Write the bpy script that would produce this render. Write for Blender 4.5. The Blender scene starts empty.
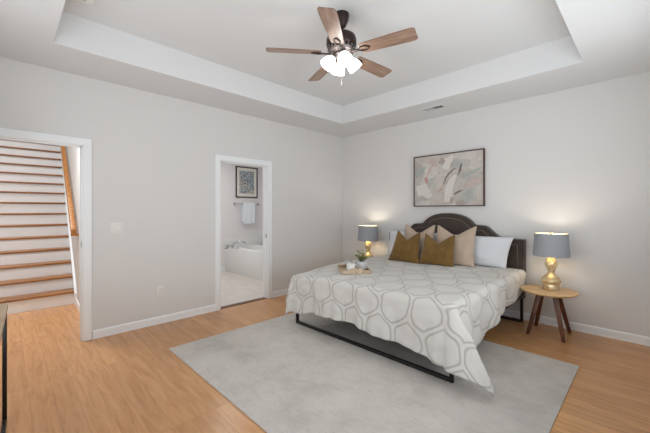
import bpy, bmesh, math, random
from mathutils import Vector, Matrix, noise as mnoise

S = bpy.context.scene
COL = S.collection
PI = math.pi

# ------------------------------------------------------------------ camera
cam_data = bpy.data.cameras.new('camera')
cam = bpy.data.objects.new('camera', cam_data)
COL.objects.link(cam)
cam.location = (4.129, -4.566, 1.354)
cam.rotation_euler = (PI / 2, 0, math.radians(135.228 - 90))
cam_data.sensor_width = 36.0
cam_data.lens = 36.0 * 322.18 / 650
cam_data.shift_y = -6.17 / 650
cam_data.clip_start = 0.05
S.camera = cam

# ------------------------------------------------------------------ world, exposure
S.view_settings.view_transform = 'Standard'
S.view_settings.look = 'None'
S.view_settings.gamma = 1.0
S.view_settings.use_curve_mapping = False
S.view_settings.exposure = -0.5
S.cycles.max_bounces = 10
S.cycles.diffuse_bounces = 6
S.cycles.glossy_bounces = 4
S.cycles.caustics_reflective = False
S.cycles.caustics_refractive = False
world = bpy.data.worlds.new('sky')
S.world = world
world.use_nodes = True
world.node_tree.nodes['Background'].inputs['Color'].default_value = (0.85, 0.93, 1.0, 1)
world.node_tree.nodes['Background'].inputs['Strength'].default_value = 1.0


def area(name, loc, rot, sx, sy, power, color=(1, 1, 1)):
    l = bpy.data.lights.new(name, 'AREA')
    l.shape = 'RECTANGLE'
    l.size, l.size_y = sx, sy
    l.energy = power
    l.color = color
    o = bpy.data.objects.new(name, l)
    o.location = loc
    o.rotation_euler = rot
    COL.objects.link(o)
    return o


# added fill panels outside two unseen windows, tilted up to brighten the ceiling
area('added_fill_right', (4.66, -2.3, 1.45), (0, math.radians(128), 0), 1.8, 2.4, 72, (0.94, 0.975, 1.0))
area('added_fill_front', (2.5, -5.32, 1.3), (math.radians(128), 0, 0), 2.7, 2.0, 80, (0.94, 0.975, 1.0))
# overhead fill lights added in bathroom and stair hall, no fixture modelled
area('bathroom_fill_light', (-1.35, -1.9, 2.66), (0, 0, 0), 0.7, 0.7, 33, (0.97, 0.985, 1.0))
area('stair_hall_fill_light', (-2.1, -4.6, 5.2), (0, 0, 0), 1.4, 1.2, 112, (0.97, 0.985, 1.0))
area('hall_fill_light', (-0.9, -4.5, 2.66), (0, 0, 0), 0.5, 0.5, 35, (0.97, 0.985, 1.0))


# ------------------------------------------------------------------ material helpers
def lin(c):
    return tuple((x / 255 / 12.92) if x / 255 <= 0.04045 else ((x / 255 + 0.055) / 1.055) ** 2.4 for x in c)


def rgba(c):
    return (*lin(c), 1.0)


class NT:
    def __init__(self, name):
        self.m = bpy.data.materials.new(name)
        self.m.use_nodes = True
        self.t = self.m.node_tree
        self.b = self.t.nodes['Principled BSDF']

    def n(self, kind, **kw):
        nd = self.t.nodes.new(kind)
        for k, v in kw.items():
            if k.startswith('i_'):
                nd.inputs[k[2:].replace('_', ' ')].default_value = v
            else:
                setattr(nd, k, v)
        return nd

    def l(self, a, b):
        self.t.links.new(a, b)

    def math(self, op, a, b=None, c=None):
        nd = self.t.nodes.new('ShaderNodeMath')
        nd.operation = op
        for i, x in enumerate((a, b, c)):
            if x is None:
                continue
            if isinstance(x, (int, float)):
                nd.inputs[i].default_value = x
            else:
                self.l(x, nd.inputs[i])
        return nd.outputs[0]

    def ramp(self, fac, stops, interp='LINEAR'):
        nd = self.t.nodes.new('ShaderNodeValToRGB')
        cr = nd.color_ramp
        cr.interpolation = interp
        while len(cr.elements) < len(stops):
            cr.elements.new(0.5)
        for e, (p, c) in zip(cr.elements, stops):
            e.position = p
            e.color = c if len(c) == 4 else rgba(c)
        self.l(fac, nd.inputs['Fac'])
        return nd.outputs['Color']

    def mix(self, fac, a, b, blend='MIX'):
        nd = self.t.nodes.new('ShaderNodeMix')
        nd.data_type = 'RGBA'
        nd.blend_type = blend
        for sock, x in ((nd.inputs[0], fac), (nd.inputs[6], a), (nd.inputs[7], b)):
            if isinstance(x, (int, float, tuple)):
                sock.default_value = x
            else:
                self.l(x, sock)
        return nd.outputs[2]

    def bump(self, height, strength=0.2, dist=0.01):
        nd = self.t.nodes.new('ShaderNodeBump')
        nd.inputs['Strength'].default_value = strength
        nd.inputs['Distance'].default_value = dist
        self.l(height, nd.inputs['Height'])
        self.l(nd.outputs[0], self.b.inputs['Normal'])


def plain(name, col, rough=0.5, metal=0.0, spec=0.5, emit=None, es=0.0, sheen=0.0, noise=0.0, nscale=20, bump=0.0, coat=0.0):
    t = NT(name)
    b = t.b
    b.inputs['Base Color'].default_value = rgba(col)
    b.inputs['Roughness'].default_value = rough
    b.inputs['Metallic'].default_value = metal
    b.inputs['Specular IOR Level'].default_value = spec
    b.inputs['Coat Weight'].default_value = coat
    if sheen:
        b.inputs['Sheen Weight'].default_value = sheen
        b.inputs['Sheen Roughness'].default_value = 0.4
    if emit:
        b.inputs['Emission Color'].default_value = rgba(emit)
        b.inputs['Emission Strength'].default_value = es
    if noise or bump:
        tc = t.n('ShaderNodeTexCoord')
        nz = t.n('ShaderNodeTexNoise', i_Scale=nscale, i_Detail=4.0)
        t.l(tc.outputs['Object'], nz.inputs['Vector'])
        if noise:
            c = Vector(lin(col))
            t.l(t.ramp(nz.outputs['Fac'], [(0.3, (*(c * (1 - noise)), 1)), (0.7, (*(c * (1 + noise)), 1))]), b.inputs['Base Color'])
        if bump:
            t.bump(nz.outputs['Fac'], bump, 0.005)
    return t.m


def wood(name, dark, mid, light, axis='X', scale=1.0, rough=0.4, spec=0.5):
    t = NT(name)
    tc = t.n('ShaderNodeTexCoord')
    mp = t.n('ShaderNodeMapping')
    s = [14.0, 14.0, 14.0]
    s['XYZ'.index(axis)] = 1.3
    mp.inputs['Scale'].default_value = [x * scale for x in s]
    t.l(tc.outputs['Object'], mp.inputs['Vector'])
    nz = t.n('ShaderNodeTexNoise', i_Scale=2.0, i_Detail=6.0, i_Roughness=0.6, i_Distortion=0.4)
    t.l(mp.outputs[0], nz.inputs['Vector'])
    t.l(t.ramp(nz.outputs['Fac'], [(0.3, dark), (0.5, mid), (0.72, light)]), t.b.inputs['Base Color'])
    t.b.inputs['Roughness'].default_value = rough
    t.b.inputs['Specular IOR Level'].default_value = spec
    t.bump(nz.outputs['Fac'], 0.05, 0.003)
    return t.m


M = {}
M['wall'] = plain('wall_paint', (219, 218, 217), 0.85, spec=0.2, noise=0.012, nscale=60, bump=0.03)
M['ceiling'] = plain('ceiling_paint', (219, 220, 221), 0.9, spec=0.15, noise=0.01, nscale=60)
M['trim'] = plain('white_gloss_trim', (238, 241, 243), 0.4)
M['bath_wall'] = plain('bathroom_paint', (232, 229, 228), 0.8, spec=0.2)
M['hall_wall'] = plain('hall_paint', (214, 212, 210), 0.8, spec=0.2)
M['black_metal'] = plain('black_powder_coat', (16, 15, 15), 0.45)
M['bronze'] = plain('oil_rubbed_bronze', (48, 32, 27), 0.38, metal=0.35, noise=0.2, nscale=30)
M['bronze_light'] = plain('brushed_bronze_housing', (112, 104, 102), 0.4, metal=0.6)
M['chrome'] = plain('brushed_chrome', (196, 196, 198), 0.18, metal=1.0)
M['nickel'] = plain('satin_nickel', (176, 174, 170), 0.3, metal=1.0)
M['plastic'] = plain('white_switch_plastic', (228, 227, 224), 0.35)
M['slot'] = plain('dark_slot', (60, 58, 56), 0.6)
M['charcoal'] = plain('charcoal_velvet_upholstery', (70, 60, 55), 0.8, sheen=0.35, noise=0.12, nscale=25, spec=0.25)
M['piping'] = plain('brown_grey_piping', (112, 98, 88), 0.7, sheen=0.2)
M['olive'] = plain('olive_gold_velvet', (112, 85, 44), 0.75, sheen=0.45, noise=0.22, nscale=11, spec=0.2)
M['taupe'] = plain('taupe_velvet', (184, 165, 147), 0.8, sheen=0.35, noise=0.08, nscale=10, spec=0.2)
M['white_linen'] = plain('white_pillow_cotton', (214, 216, 220), 0.85, noise=0.02, nscale=8, spec=0.2)
M['mattress'] = plain('mattress_ticking', (215, 212, 206), 0.9)
M['ceramic'] = plain('pale_grey_ceramic', (188, 188, 188), 0.35)
M['white_ceramic'] = plain('white_ceramic', (226, 226, 224), 0.25)
M['leaf'] = plain('green_leaf', (122, 136, 66), 0.55, noise=0.3, nscale=40)
M['stem'] = plain('dark_stem', (58, 52, 36), 0.7)
M['soil'] = plain('potting_soil', (52, 42, 32), 0.95, noise=0.3, nscale=80)
M['tub'] = plain('white_acrylic_tub', (232, 231, 229), 0.25)
M['towel'] = plain('white_terry_towel', (236, 242, 247), 0.95, noise=0.03, nscale=120, bump=0.4)
M['mat_board'] = plain('cream_mat_board', (232, 228, 218), 0.8)
M['shade_out'] = plain('grey_linen_shade', (150, 153, 158), 0.85, noise=0.03, nscale=90, bump=0.1)
M['shade_in'] = plain('gold_shade_lining', (240, 226, 186), 0.5)
M['bulb'] = plain('lit_bulb', (255, 226, 170), 0.4, emit=(255, 214, 150), es=18.0)
M['glass_shade'] = plain('lit_frosted_glass', (250, 248, 244), 0.3, emit=(255, 250, 242), es=5.0)
M['tread'] = wood('oak_stair_tread', (112, 70, 30), (148, 97, 46), (174, 120, 66), 'Y', rough=0.35)
M['rail'] = wood('oak_handrail', (132, 84, 34), (164, 106, 46), (186, 128, 62), 'X', rough=0.4)
M['top_oak'] = wood('light_oak_top', (176, 141, 100), (202, 168, 124), (218, 186, 144), 'X', rough=0.4)
M['walnut'] = wood('walnut_leg', (72, 40, 24), (100, 60, 38), (124, 80, 54), 'Z', rough=0.4)
M['frame_walnut'] = wood('walnut_picture_frame', (58, 40, 32), (78, 56, 46), (96, 70, 58), 'X', rough=0.45)
M['blade'] = wood('walnut_fan_blade', (108, 84, 71), (138, 112, 96), (164, 139, 123), 'X', rough=0.32)
M['tray'] = wood('whitewashed_wood_tray', (150, 124, 98), (178, 156, 130), (200, 182, 158), 'X', rough=0.6)
M['desk'] = wood('desk_top_oak', (150, 124, 96), (172, 146, 116), (190, 166, 136), 'X', rough=0.45)


def make_floor():
    t = NT('laminate_planks')
    tc = t.n('ShaderNodeTexCoord')
    br = t.n('ShaderNodeTexBrick', offset=0.37, offset_frequency=1, i_Scale=1.0, i_Mortar_Size=0.0012,
             i_Brick_Width=1.25, i_Row_Height=0.127, i_Bias=0.0)
    br.inputs['Color1'].default_value = (0.0, 0, 0, 1)
    br.inputs['Color2'].default_value = (1, 1, 1, 1)
    br.inputs['Mortar'].default_value = (0.5, 0.5, 0.5, 1)
    t.l(tc.outputs['Object'], br.inputs['Vector'])
    # grain, shifted from plank to plank
    mp = t.n('ShaderNodeMapping')
    mp.inputs['Scale'].default_value = (1.6, 16, 16)
    va = t.n('ShaderNodeVectorMath', operation='MULTIPLY_ADD')
    va.inputs[1].default_value = (7, 13, 0)
    t.l(br.outputs['Color'], va.inputs[0])
    t.l(tc.outputs['Object'], va.inputs[2])
    t.l(va.outputs[0], mp.inputs['Vector'])
    g = t.n('ShaderNodeTexNoise', i_Scale=1.5, i_Detail=7.0, i_Roughness=0.62, i_Distortion=0.8)
    t.l(mp.outputs[0], g.inputs['Vector'])
    grain = t.ramp(g.outputs['Fac'], [(0.28, (176, 125, 82)), (0.5, (198, 147, 98)), (0.75, (213, 164, 115))])
    tone = t.ramp(br.outputs['Color'], [(0.0, (0.92, 0.915, 0.91, 1)), (1.0, (1.05, 1.05, 1.045, 1))])
    c = t.mix(1.0, grain, tone, 'MULTIPLY')
    c = t.mix(t.math('MULTIPLY', br.outputs['Fac'], 0.45), c, rgba((112, 76, 52)))
    t.l(c, t.b.inputs['Base Color'])
    t.b.inputs['Roughness'].default_value = 0.27
    t.b.inputs['Specular IOR Level'].default_value = 0.5
    t.bump(t.math('SUBTRACT', 1.0, br.outputs['Fac']), 0.25, 0.001)
    return t.m


def make_tile():
    t = NT('beige_bathroom_tile')
    tc = t.n('ShaderNodeTexCoord')
    br = t.n('ShaderNodeTexBrick', offset=0.0, i_Scale=1.0, i_Mortar_Size=0.004, i_Brick_Width=0.33, i_Row_Height=0.33)
    br.inputs['Color1'].default_value = rgba((214, 205, 196))
    br.inputs['Color2'].default_value = rgba((222, 214, 206))
    br.inputs['Mortar'].default_value = rgba((188, 176, 160))
    t.l(tc.outputs['Object'], br.inputs['Vector'])
    nz = t.n('ShaderNodeTexNoise', i_Scale=7.0, i_Detail=4.0)
    t.l(tc.outputs['Object'], nz.inputs['Vector'])
    c = t.mix(0.5, br.outputs['Color'], t.ramp(nz.outputs['Fac'], [(0.3, (206, 195, 184)), (0.7, (226, 220, 214))]))
    t.l(c, t.b.inputs['Base Color'])
    t.b.inputs['Roughness'].default_value = 0.35
    return t.m


def make_rug():
    t = NT('faded_grey_rug')
    tc = t.n('ShaderNodeTexCoord')
    a = t.n('ShaderNodeTexNoise', i_Scale=3.2, i_Detail=6.0, i_Roughness=0.65)
    t.l(tc.outputs['Object'], a.inputs['Vector'])
    mp = t.n('ShaderNodeMapping')
    mp.inputs['Scale'].default_value = (4, 60, 1)
    t.l(tc.outputs['Object'], mp.inputs['Vector'])
    b = t.n('ShaderNodeTexNoise', i_Scale=2.0, i_Detail=4.0, i_Roughness=0.7)
    t.l(mp.outputs[0], b.inputs['Vector'])
    mp2 = t.n('ShaderNodeMapping')
    mp2.inputs['Scale'].default_value = (5, 18, 1)
    t.l(tc.outputs['Object'], mp2.inputs['Vector'])
    d = t.n('ShaderNodeTexNoise', i_Scale=2.2, i_Detail=5.0, i_Roughness=0.75)
    t.l(mp2.outputs[0], d.inputs['Vector'])
    c = t.ramp(a.outputs['Fac'], [(0.32, (176, 170, 163)), (0.5, (198, 193, 187)), (0.68, (210, 205, 199))])
    c2 = t.ramp(b.outputs['Fac'], [(0.35, (178, 173, 167)), (0.65, (214, 209, 203))])
    c = t.mix(0.4, c, c2)
    marks = t.ramp(d.outputs['Fac'], [(0.58, (0, 0, 0, 1)), (0.74, (1, 1, 1, 1))])
    c = t.mix(t.math('MULTIPLY', marks, 0.55), c, rgba((136, 131, 128)))
    t.l(c, t.b.inputs['Base Color'])
    t.b.inputs['Roughness'].default_value = 0.95
    t.b.inputs['Specular IOR Level'].default_value = 0.1
    t.bump(b.outputs['Fac'], 0.25, 0.004)
    return t.m


def make_duvet():
    """off-white cotton with double beige lines in a honeycomb of rounded cells"""
    t = NT('honeycomb_line_duvet')
    uv = t.n('ShaderNodeUVMap')
    nz = t.n('ShaderNodeTexNoise', i_Scale=2.4, i_Detail=2.0)
    t.l(uv.outputs[0], nz.inputs['Vector'])
    sp = t.n('ShaderNodeSeparateXYZ')
    t.l(uv.outputs[0], sp.inputs[0])
    cw = 0.30                       # cell width
    ch = 0.215                      # row pitch / 0.866
    wob = t.math('MULTIPLY', t.math('SUBTRACT', nz.outputs['Fac'], 0.5), 0.15)
    x = t.math('DIVIDE', t.math('ADD', sp.outputs['X'], wob), cw)
    y = t.math('DIVIDE', t.math('ADD', sp.outputs['Y'], wob), ch * 1.34)

    def cell(ox, oy):
        ax = t.math('SUBTRACT', t.math('FLOORED_MODULO', t.math('ADD', x, ox), 1.0), 0.5)
        ay = t.math('SUBTRACT', t.math('FLOORED_MODULO', t.math('ADD', y, oy), 1.7320508), 0.8660254)
        return ax, ay, t.math('ADD', t.math('MULTIPLY', ax, ax), t.math('MULTIPLY', ay, ay))
    ax, ay, da = cell(0, 0)
    bx, by, db = cell(0.5, 0.8660254)
    sel = t.math('LESS_THAN', da, db)

    def pick(p, q):
        return t.math('ADD', t.math('MULTIPLY', p, sel), t.math('MULTIPLY', q, t.math('SUBTRACT', 1.0, sel)))
    gx = t.math('ABSOLUTE', pick(ax, bx))
    gy = t.math('ABSOLUTE', pick(ay, by))
    h2 = t.math('ADD', t.math('MULTIPLY', gx, 0.5), t.math('MULTIPLY', gy, 0.8660254))
    d = t.math('MULTIPLY', t.math('SUBTRACT', 0.5, t.math('SMOOTH_MAX', gx, h2, 0.2)), cw)   # metres to the cell edge
    d = t.math('ABSOLUTE', d)
    line = t.math('SUBTRACT', 1.0, t.math('SMOOTH_MIN', t.math('DIVIDE', t.math('ABSOLUTE', t.math('SUBTRACT', d, 0.0195)), 0.0115), 1.0, 0.2))
    line = t.math('MAXIMUM', line, 0.0)
    fill = t.ramp(line, [(0.0, (208, 206, 202)), (0.4, (191, 188, 184)), (1.0, (172, 169, 165))])
    t.l(fill, t.b.inputs['Base Color'])
    t.b.inputs['Roughness'].default_value = 0.9
    t.b.inputs['Specular IOR Level'].default_value = 0.15
    t.b.inputs['Sheen Weight'].default_value = 0.1
    fine = t.n('ShaderNodeTexNoise', i_Scale=14.0, i_Detail=5.0)
    t.l(uv.outputs[0], fine.inputs['Vector'])
    t.bump(t.math('ADD', fine.outputs['Fac'], t.math('MULTIPLY', line, -0.4)), 0.35, 0.012)
    return t.m


def make_mercury():
    t = NT('mercury_glass_gold')
    tc = t.n('ShaderNodeTexCoord')
    nz = t.n('ShaderNodeTexNoise', i_Scale=22.0, i_Detail=5.0, i_Roughness=0.7)
    t.l(tc.outputs['Object'], nz.inputs['Vector'])
    t.l(t.ramp(nz.outputs['Fac'], [(0.32, (186, 152, 98)), (0.5, (222, 200, 156)), (0.68, (240, 230, 208))]), t.b.inputs['Base Color'])
    t.b.inputs['Metallic'].default_value = 0.55
    t.b.inputs['Roughness'].default_value = 0.22
    return t.m


def make_abstract():
    t = NT('abstract_pastel_canvas')
    tc = t.n('ShaderNodeTexCoord')
    w = t.n('ShaderNodeTexNoise', i_Scale=2.0, i_Detail=2.0)
    t.l(tc.outputs['Object'], w.inputs['Vector'])
    ad = t.n('ShaderNodeVectorMath', operation='MULTIPLY_ADD')
    ad.inputs[1].default_value = (0.55, 0.0, 0.55)
    t.l(w.outputs['Color'], ad.inputs[0])
    t.l(tc.outputs['Object'], ad.inputs[2])
    mp = t.n('ShaderNodeMapping')
    mp.inputs['Rotation'].default_value = (0, 0.7, 0)
    mp.inputs['Scale'].default_value = (3.4, 1, 6.2)
    t.l(ad.outputs[0], mp.inputs['Vector'])
    vo = t.n('ShaderNodeTexVoronoi', feature='F1', i_Scale=1.0, i_Randomness=1.0)
    t.l(mp.outputs[0], vo.inputs['Vector'])
    sp = t.n('ShaderNodeSeparateColor')
    t.l(vo.outputs['Color'], sp.inputs[0])
    c = t.ramp(sp.outputs[0], [(0.0, (198, 192, 186)), (0.2, (180, 175, 170)), (0.36, (192, 181, 175)), (0.5, (172, 175, 172)),
                               (0.62, (204, 199, 194)), (0.8, (184, 171, 165)), (0.93, (166, 152, 145))], 'CONSTANT')
    st = t.n('ShaderNodeTexNoise', i_Scale=9.0, i_Detail=6.0, i_Roughness=0.7)
    t.l(ad.outputs[0], st.inputs['Vector'])
    c = t.mix(0.35, c, t.ramp(st.outputs['Fac'], [(0.35, (160, 155, 151)), (0.6, (208, 202, 196))]))
    t.l(c, t.b.inputs['Base Color'])
    t.b.inputs['Roughness'].default_value = 0.8
    t.bump(st.outputs['Fac'], 0.2, 0.003)
    return t.m


def make_print():
    """blue-grey abstract scribble on cream paper"""
    t = NT('blue_grey_scribble_print')
    tc = t.n('ShaderNodeTexCoord')
    nz = t.n('ShaderNodeTexNoise', i_Scale=7.0, i_Detail=1.5, i_Distortion=2.2)
    t.l(tc.outputs['Object'], nz.inputs['Vector'])
    n2 = t.n('ShaderNodeTexNoise', i_Scale=2.2, i_Detail=1.0)
    t.l(tc.outputs['Object'], n2.inputs['Vector'])
    tint = t.ramp(n2.outputs['Fac'], [(0.35, (170, 186, 200)), (0.65, (206, 202, 190))])
    lines = t.ramp(t.math('PINGPONG', t.math('MULTIPLY', nz.outputs['Fac'], 6.0), 0.5), [(0.16, (1, 1, 1, 1)), (0.28, (0, 0, 0, 1))])
    t.l(t.mix(lines, tint, rgba((92, 100, 108))), t.b.inputs['Base Color'])
    t.b.inputs['Roughness'].default_value = 0.5
    return t.m


M['floor'] = make_floor()
M['tile'] = make_tile()
M['rug'] = make_rug()
M['duvet'] = make_duvet()
M['mercury'] = make_mercury()
M['abstract'] = make_abstract()
M['print'] = make_print()


def make_pane():
    m = bpy.data.materials.new('window_pane')
    m.use_nodes = True
    nt = m.node_tree
    nt.nodes.remove(nt.nodes['Principled BSDF'])
    tr = nt.nodes.new('ShaderNodeBsdfTransparent')
    gl = nt.nodes.new('ShaderNodeBsdfGlossy')
    gl.inputs['Roughness'].default_value = 0.02
    mx = nt.nodes.new('ShaderNodeMixShader')
    mx.inputs[0].default_value = 0.06
    nt.links.new(tr.outputs[0], mx.inputs[1])
    nt.links.new(gl.outputs[0], mx.inputs[2])
    nt.links.new(mx.outputs[0], nt.nodes['Material Output'].inputs['Surface'])
    return m


M['pane'] = make_pane()


# ------------------------------------------------------------------ mesh helpers
class MB:
    """collects shapes and links them as one mesh object"""

    def __init__(self):
        self.bm = bmesh.new()

    def box(self, x0, x1, y0, y1, z0, z1, bevel=0.0, seg=2, mat=None):
        b = bmesh.new()
        bmesh.ops.create_cube(b, size=1.0)
        for v in b.verts:
            v.co = Vector((x0 + (v.co.x + .5) * (x1 - x0), y0 + (v.co.y + .5) * (y1 - y0), z0 + (v.co.z + .5) * (z1 - z0)))
        if bevel:
            bmesh.ops.bevel(b, geom=list(b.edges), offset=bevel, segments=seg, profile=0.5, affect='EDGES')
        if mat is not None:
            bmesh.ops.transform(b, matrix=mat, verts=b.verts)
        self.add(b)
        return self

    def add(self, b):
        me = bpy.data.meshes.new('tmp')
        b.to_mesh(me)
        b.free()
        self.bm.from_mesh(me)
        bpy.data.meshes.remove(me)
        return self

    def hexa(self, p):
        """eight corners: four of one end, four of the other, in the same order"""
        v = [self.bm.verts.new(q) for q in p]
        for f in ((3, 2, 1, 0), (4, 5, 6, 7), (0, 1, 5, 4), (1, 2, 6, 5), (2, 3, 7, 6), (3, 0, 4, 7)):
            self.bm.faces.new([v[i] for i in f])
        bmesh.ops.recalc_face_normals(self.bm, faces=self.bm.faces)
        return self

    def lathe(self, prof, seg=40, center=(0, 0), close=False):
        b = bmesh.new()
        rings = []
        for r, z in prof:
            if r < 1e-5:
                rings.append([b.verts.new((center[0], center[1], z))])
            else:
                rings.append([b.verts.new((center[0] + r * math.cos(2 * PI * i / seg), center[1] + r * math.sin(2 * PI * i / seg), z)) for i in range(seg)])
        pairs = list(zip(rings[:-1], rings[1:]))
        if close:
            pairs.append((rings[-1], rings[0]))
        for a, c in pairs:
            for i in range(seg):
                j = (i + 1) % seg
                if len(a) == 1 and len(c) == 1:
                    continue
                if len(a) == 1:
                    b.faces.new((a[0], c[j], c[i]))
                elif len(c) == 1:
                    b.faces.new((a[i], a[j], c[0]))
                else:
                    b.faces.new((a[i], a[j], c[j], c[i]))
        bmesh.ops.recalc_face_normals(b, faces=b.faces)
        self.add(b)
        return self

    def tube(self, pts, r, seg=10, closed=False):
        b = bmesh.new()
        pts = [Vector(p) for p in pts]
        n = len(pts)
        rings = []
        up = Vector((0, 0, 1))
        for i, p in enumerate(pts):
            if closed:
                d = pts[(i + 1) % n] - pts[i - 1]
            else:
                d = pts[min(i + 1, n - 1)] - pts[max(i - 1, 0)]
            d.normalize()
            a = d.cross(up)
            if a.length < 1e-3:
                a = d.cross(Vector((1, 0, 0)))
            a.normalize()
            c = d.cross(a)
            rr = r[i] if isinstance(r, (list, tuple)) else r
            rings.append([b.verts.new(p + a * rr * math.cos(2 * PI * k / seg) + c * rr * math.sin(2 * PI * k / seg)) for k in range(seg)])
        m = n if closed else n - 1
        for i in range(m):
            A, B = rings[i], rings[(i + 1) % n]
            for k in range(seg):
                b.faces.new((A[k], A[(k + 1) % seg], B[(k + 1) % seg], B[k]))
        if not closed:
            b.faces.new(rings[0][::-1])
            b.faces.new(rings[-1])
        bmesh.ops.recalc_face_normals(b, faces=b.faces)
        self.add(b)
        return self

    def prism(self, outline, axis, a0, a1, bevel=0.0):
        """outline in the two other axes, extruded along axis"""
        b = bmesh.new()

        def P(u, v, w):
            return {'x': (w, u, v), 'y': (u, w, v), 'z': (u, v, w)}[axis]
        A = [b.verts.new(P(u, v, a0)) for u, v in outline]
        B = [b.verts.new(P(u, v, a1)) for u, v in outline]
        n = len(outline)
        fa = b.faces.new(A)
        fb = b.faces.new(B[::-1])
        for i in range(n):
            b.faces.new((A[i], A[(i + 1) % n], B[(i + 1) % n], B[i]))
        bmesh.ops.recalc_face_normals(b, faces=b.faces)
        if bevel:
            es = [e for e in fa.edges] + [e for e in fb.edges]
            bmesh.ops.bevel(b, geom=es, offset=bevel, segments=3, profile=0.5, affect='EDGES')
        self.add(b)
        return self

    def build(self, name, mat, parent=None, smooth=35, loc=None):
        me = bpy.data.meshes.new(name)
        self.bm.normal_update()
        self.bm.to_mesh(me)
        self.bm.free()
        me.materials.append(mat)
        if smooth:
            me.shade_smooth()
            me.set_sharp_from_angle(angle=math.radians(smooth))
        o = bpy.data.objects.new(name, me)
        COL.objects.link(o)
        if parent is not None:
            o.parent = parent
        if loc is not None:
            o.location = loc
        return o


def tag(o, label=None, cat=None, group=None, kind=None):
    if label:
        o['label'] = label
    if cat:
        o['category'] = cat
    if group:
        o['group'] = group
    if kind:
        o['kind'] = kind
    return o


def thing(name, label, cat, loc=(0, 0, 0), rz=0.0, group=None):
    o = bpy.data.objects.new(name, None)
    o.empty_display_size = 0.1
    COL.objects.link(o)
    o.location = loc
    o.rotation_euler = (0, 0, rz)
    return tag(o, label, cat, group)


def struct(name, mb, mat, smooth=0):
    return tag(mb.build(name, mat, smooth=smooth), kind='structure')


def copy_tree(o, parent=None):
    c = o.copy()
    COL.objects.link(c)
    if parent is not None:
        c.parent = parent
    for ch in [q for q in bpy.data.objects if q.parent == o]:
        copy_tree(ch, c)
    return c


# ------------------------------------------------------------------ room shell
H = 2.74            # wall height
HT = 3.012          # tray ceiling height
XR, YF = 4.36, -5.02  # right and front walls
T = 0.12
# openings in the left wall (y ranges)
B0, B1, BH = -2.495, -1.700, 2.045      # bathroom doorway
D0, D1, DH = -4.700, -3.987, 2.035      # stair doorway

m = MB().box(-0.06, XR + .1, YF - .1, 0.1, -0.06, 0.0)
struct('floor', m, M['floor'])
m = MB().box(-5.2, -0.06, -5.6, -3.2, -0.06, 0.0)
struct('floor_hall', m, M['floor'])
m = MB().box(-2.75, -0.06, -3.19, 0.1, -0.06, 0.003)
struct('floor_bathroom', m, M['tile'])

m = MB()
m.box(-T, 0, B1, 0.12, 0, H + .4).box(-T, 0, B0, B1, BH, H + .4).box(-T, 0, D1, B0, 0, H + .4)
m.box(-T, 0, D0, D1, DH, H + .4).box(-T, 0, YF - .12, D0, 0, H + .4)
struct('wall_left', m, M['wall'])
struct('wall_back', MB().box(0, XR + .12, 0, 0.12, 0, H + .4), M['wall'])

# right and front walls; their unseen windows are added and placed for fill light
WR = (-3.5, -1.1, 0.55, 2.35)
m = MB()
m.box(XR, XR + .12, WR[1], 0, 0, H + .4).box(XR, XR + .12, YF, WR[0], 0, H + .4)
m.box(XR, XR + .12, WR[0], WR[1], 0, WR[2]).box(XR, XR + .12, WR[0], WR[1], WR[3], H + .4)
struct('wall_right', m, M['wall'])
WF = (1.1, 3.9, 0.3, 2.35)
m = MB()
m.box(0, WF[0], YF - .12, YF, 0, H + .4).box(WF[1], XR + .12, YF - .12, YF, 0, H + .4)
m.box(WF[0], WF[1], YF - .12, YF, 0, WF[2]).box(WF[0], WF[1], YF - .12, YF, WF[3], H + .4)
struct('wall_front', m, M['wall'])

w = bpy.data.objects.new('unseen_window_1', None)
COL.objects.link(w)
tag(w, kind='structure')
m = MB()
for z in (WR[2], (WR[2] + WR[3]) / 2 - .025, WR[3] - .05):
    m.box(XR + .03, XR + .09, WR[0], WR[1], z, z + .05)
for y in (WR[0], (WR[0] + WR[1]) / 2 - .025, WR[1] - .05):
    m.box(XR + .032, XR + .088, y, y + .05, WR[2], WR[3])
m.build('window_frame', M['trim'], w)
MB().box(XR + .055, XR + .06, WR[0], WR[1], WR[2], WR[3]).build('pane', M['pane'], w)
w = bpy.data.objects.new('unseen_window_2', None)
COL.objects.link(w)
tag(w, kind='structure')
m = MB()
for z in (WF[2], (WF[2] + WF[3]) / 2 - .025, WF[3] - .05):
    m.box(WF[0], WF[1], YF - .09, YF - .03, z, z + .05)
for x in (WF[0], (WF[0] + WF[1]) / 2 - .025, WF[1] - .05):
    m.box(x, x + .05, YF - .088, YF - .032, WF[2], WF[3])
m.build('window_frame', M['trim'], w)
MB().box(WF[0], WF[1], YF - .06, YF - .055, WF[2], WF[3]).build('pane', M['pane'], w)

# tray ceiling: soffit ring, slightly sloping faces, raised panel
TX0, TX1, TY0, TY1, TI = 0.657, 3.69, -4.284, -0.733, 0.03
b = bmesh.new()


def ring(x0, x1, y0, y1, z):
    return [b.verts.new(p) for p in ((x0, y0, z), (x1, y0, z), (x1, y1, z), (x0, y1, z))]


r0 = ring(-.02, XR + .02, YF - .02, 0.02, H)
r1 = ring(TX0, TX1, TY0, TY1, H)
r2 = ring(TX0 + TI, TX1 - TI, TY0 + TI, TY1 - TI, HT)
r3 = ring(TX0 + TI, TX1 - TI, TY0 + TI, TY1 - TI, HT + .1)
r4 = ring(-.02, XR + .02, YF - .02, 0.02, HT + .1)
for A, B in ((r0, r1), (r1, r2), (r4, r0)):
    for i in range(4):
        b.faces.new((A[i], A[(i + 1) % 4], B[(i + 1) % 4], B[i]))
b.faces.new(r2)
b.faces.new(r4)
for v in r3:
    b.verts.remove(v)
bmesh.ops.recalc_face_normals(b, faces=b.faces)
struct('ceiling', MB().add(b), M['ceiling'])

# baseboards with a shoe moulding
BBP = [(0, 0), (0.016, 0), (0.016, .012), (0.013, .018), (0.013, .072), (0.009, .084), (0.004, .088), (0, .088)]


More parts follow.
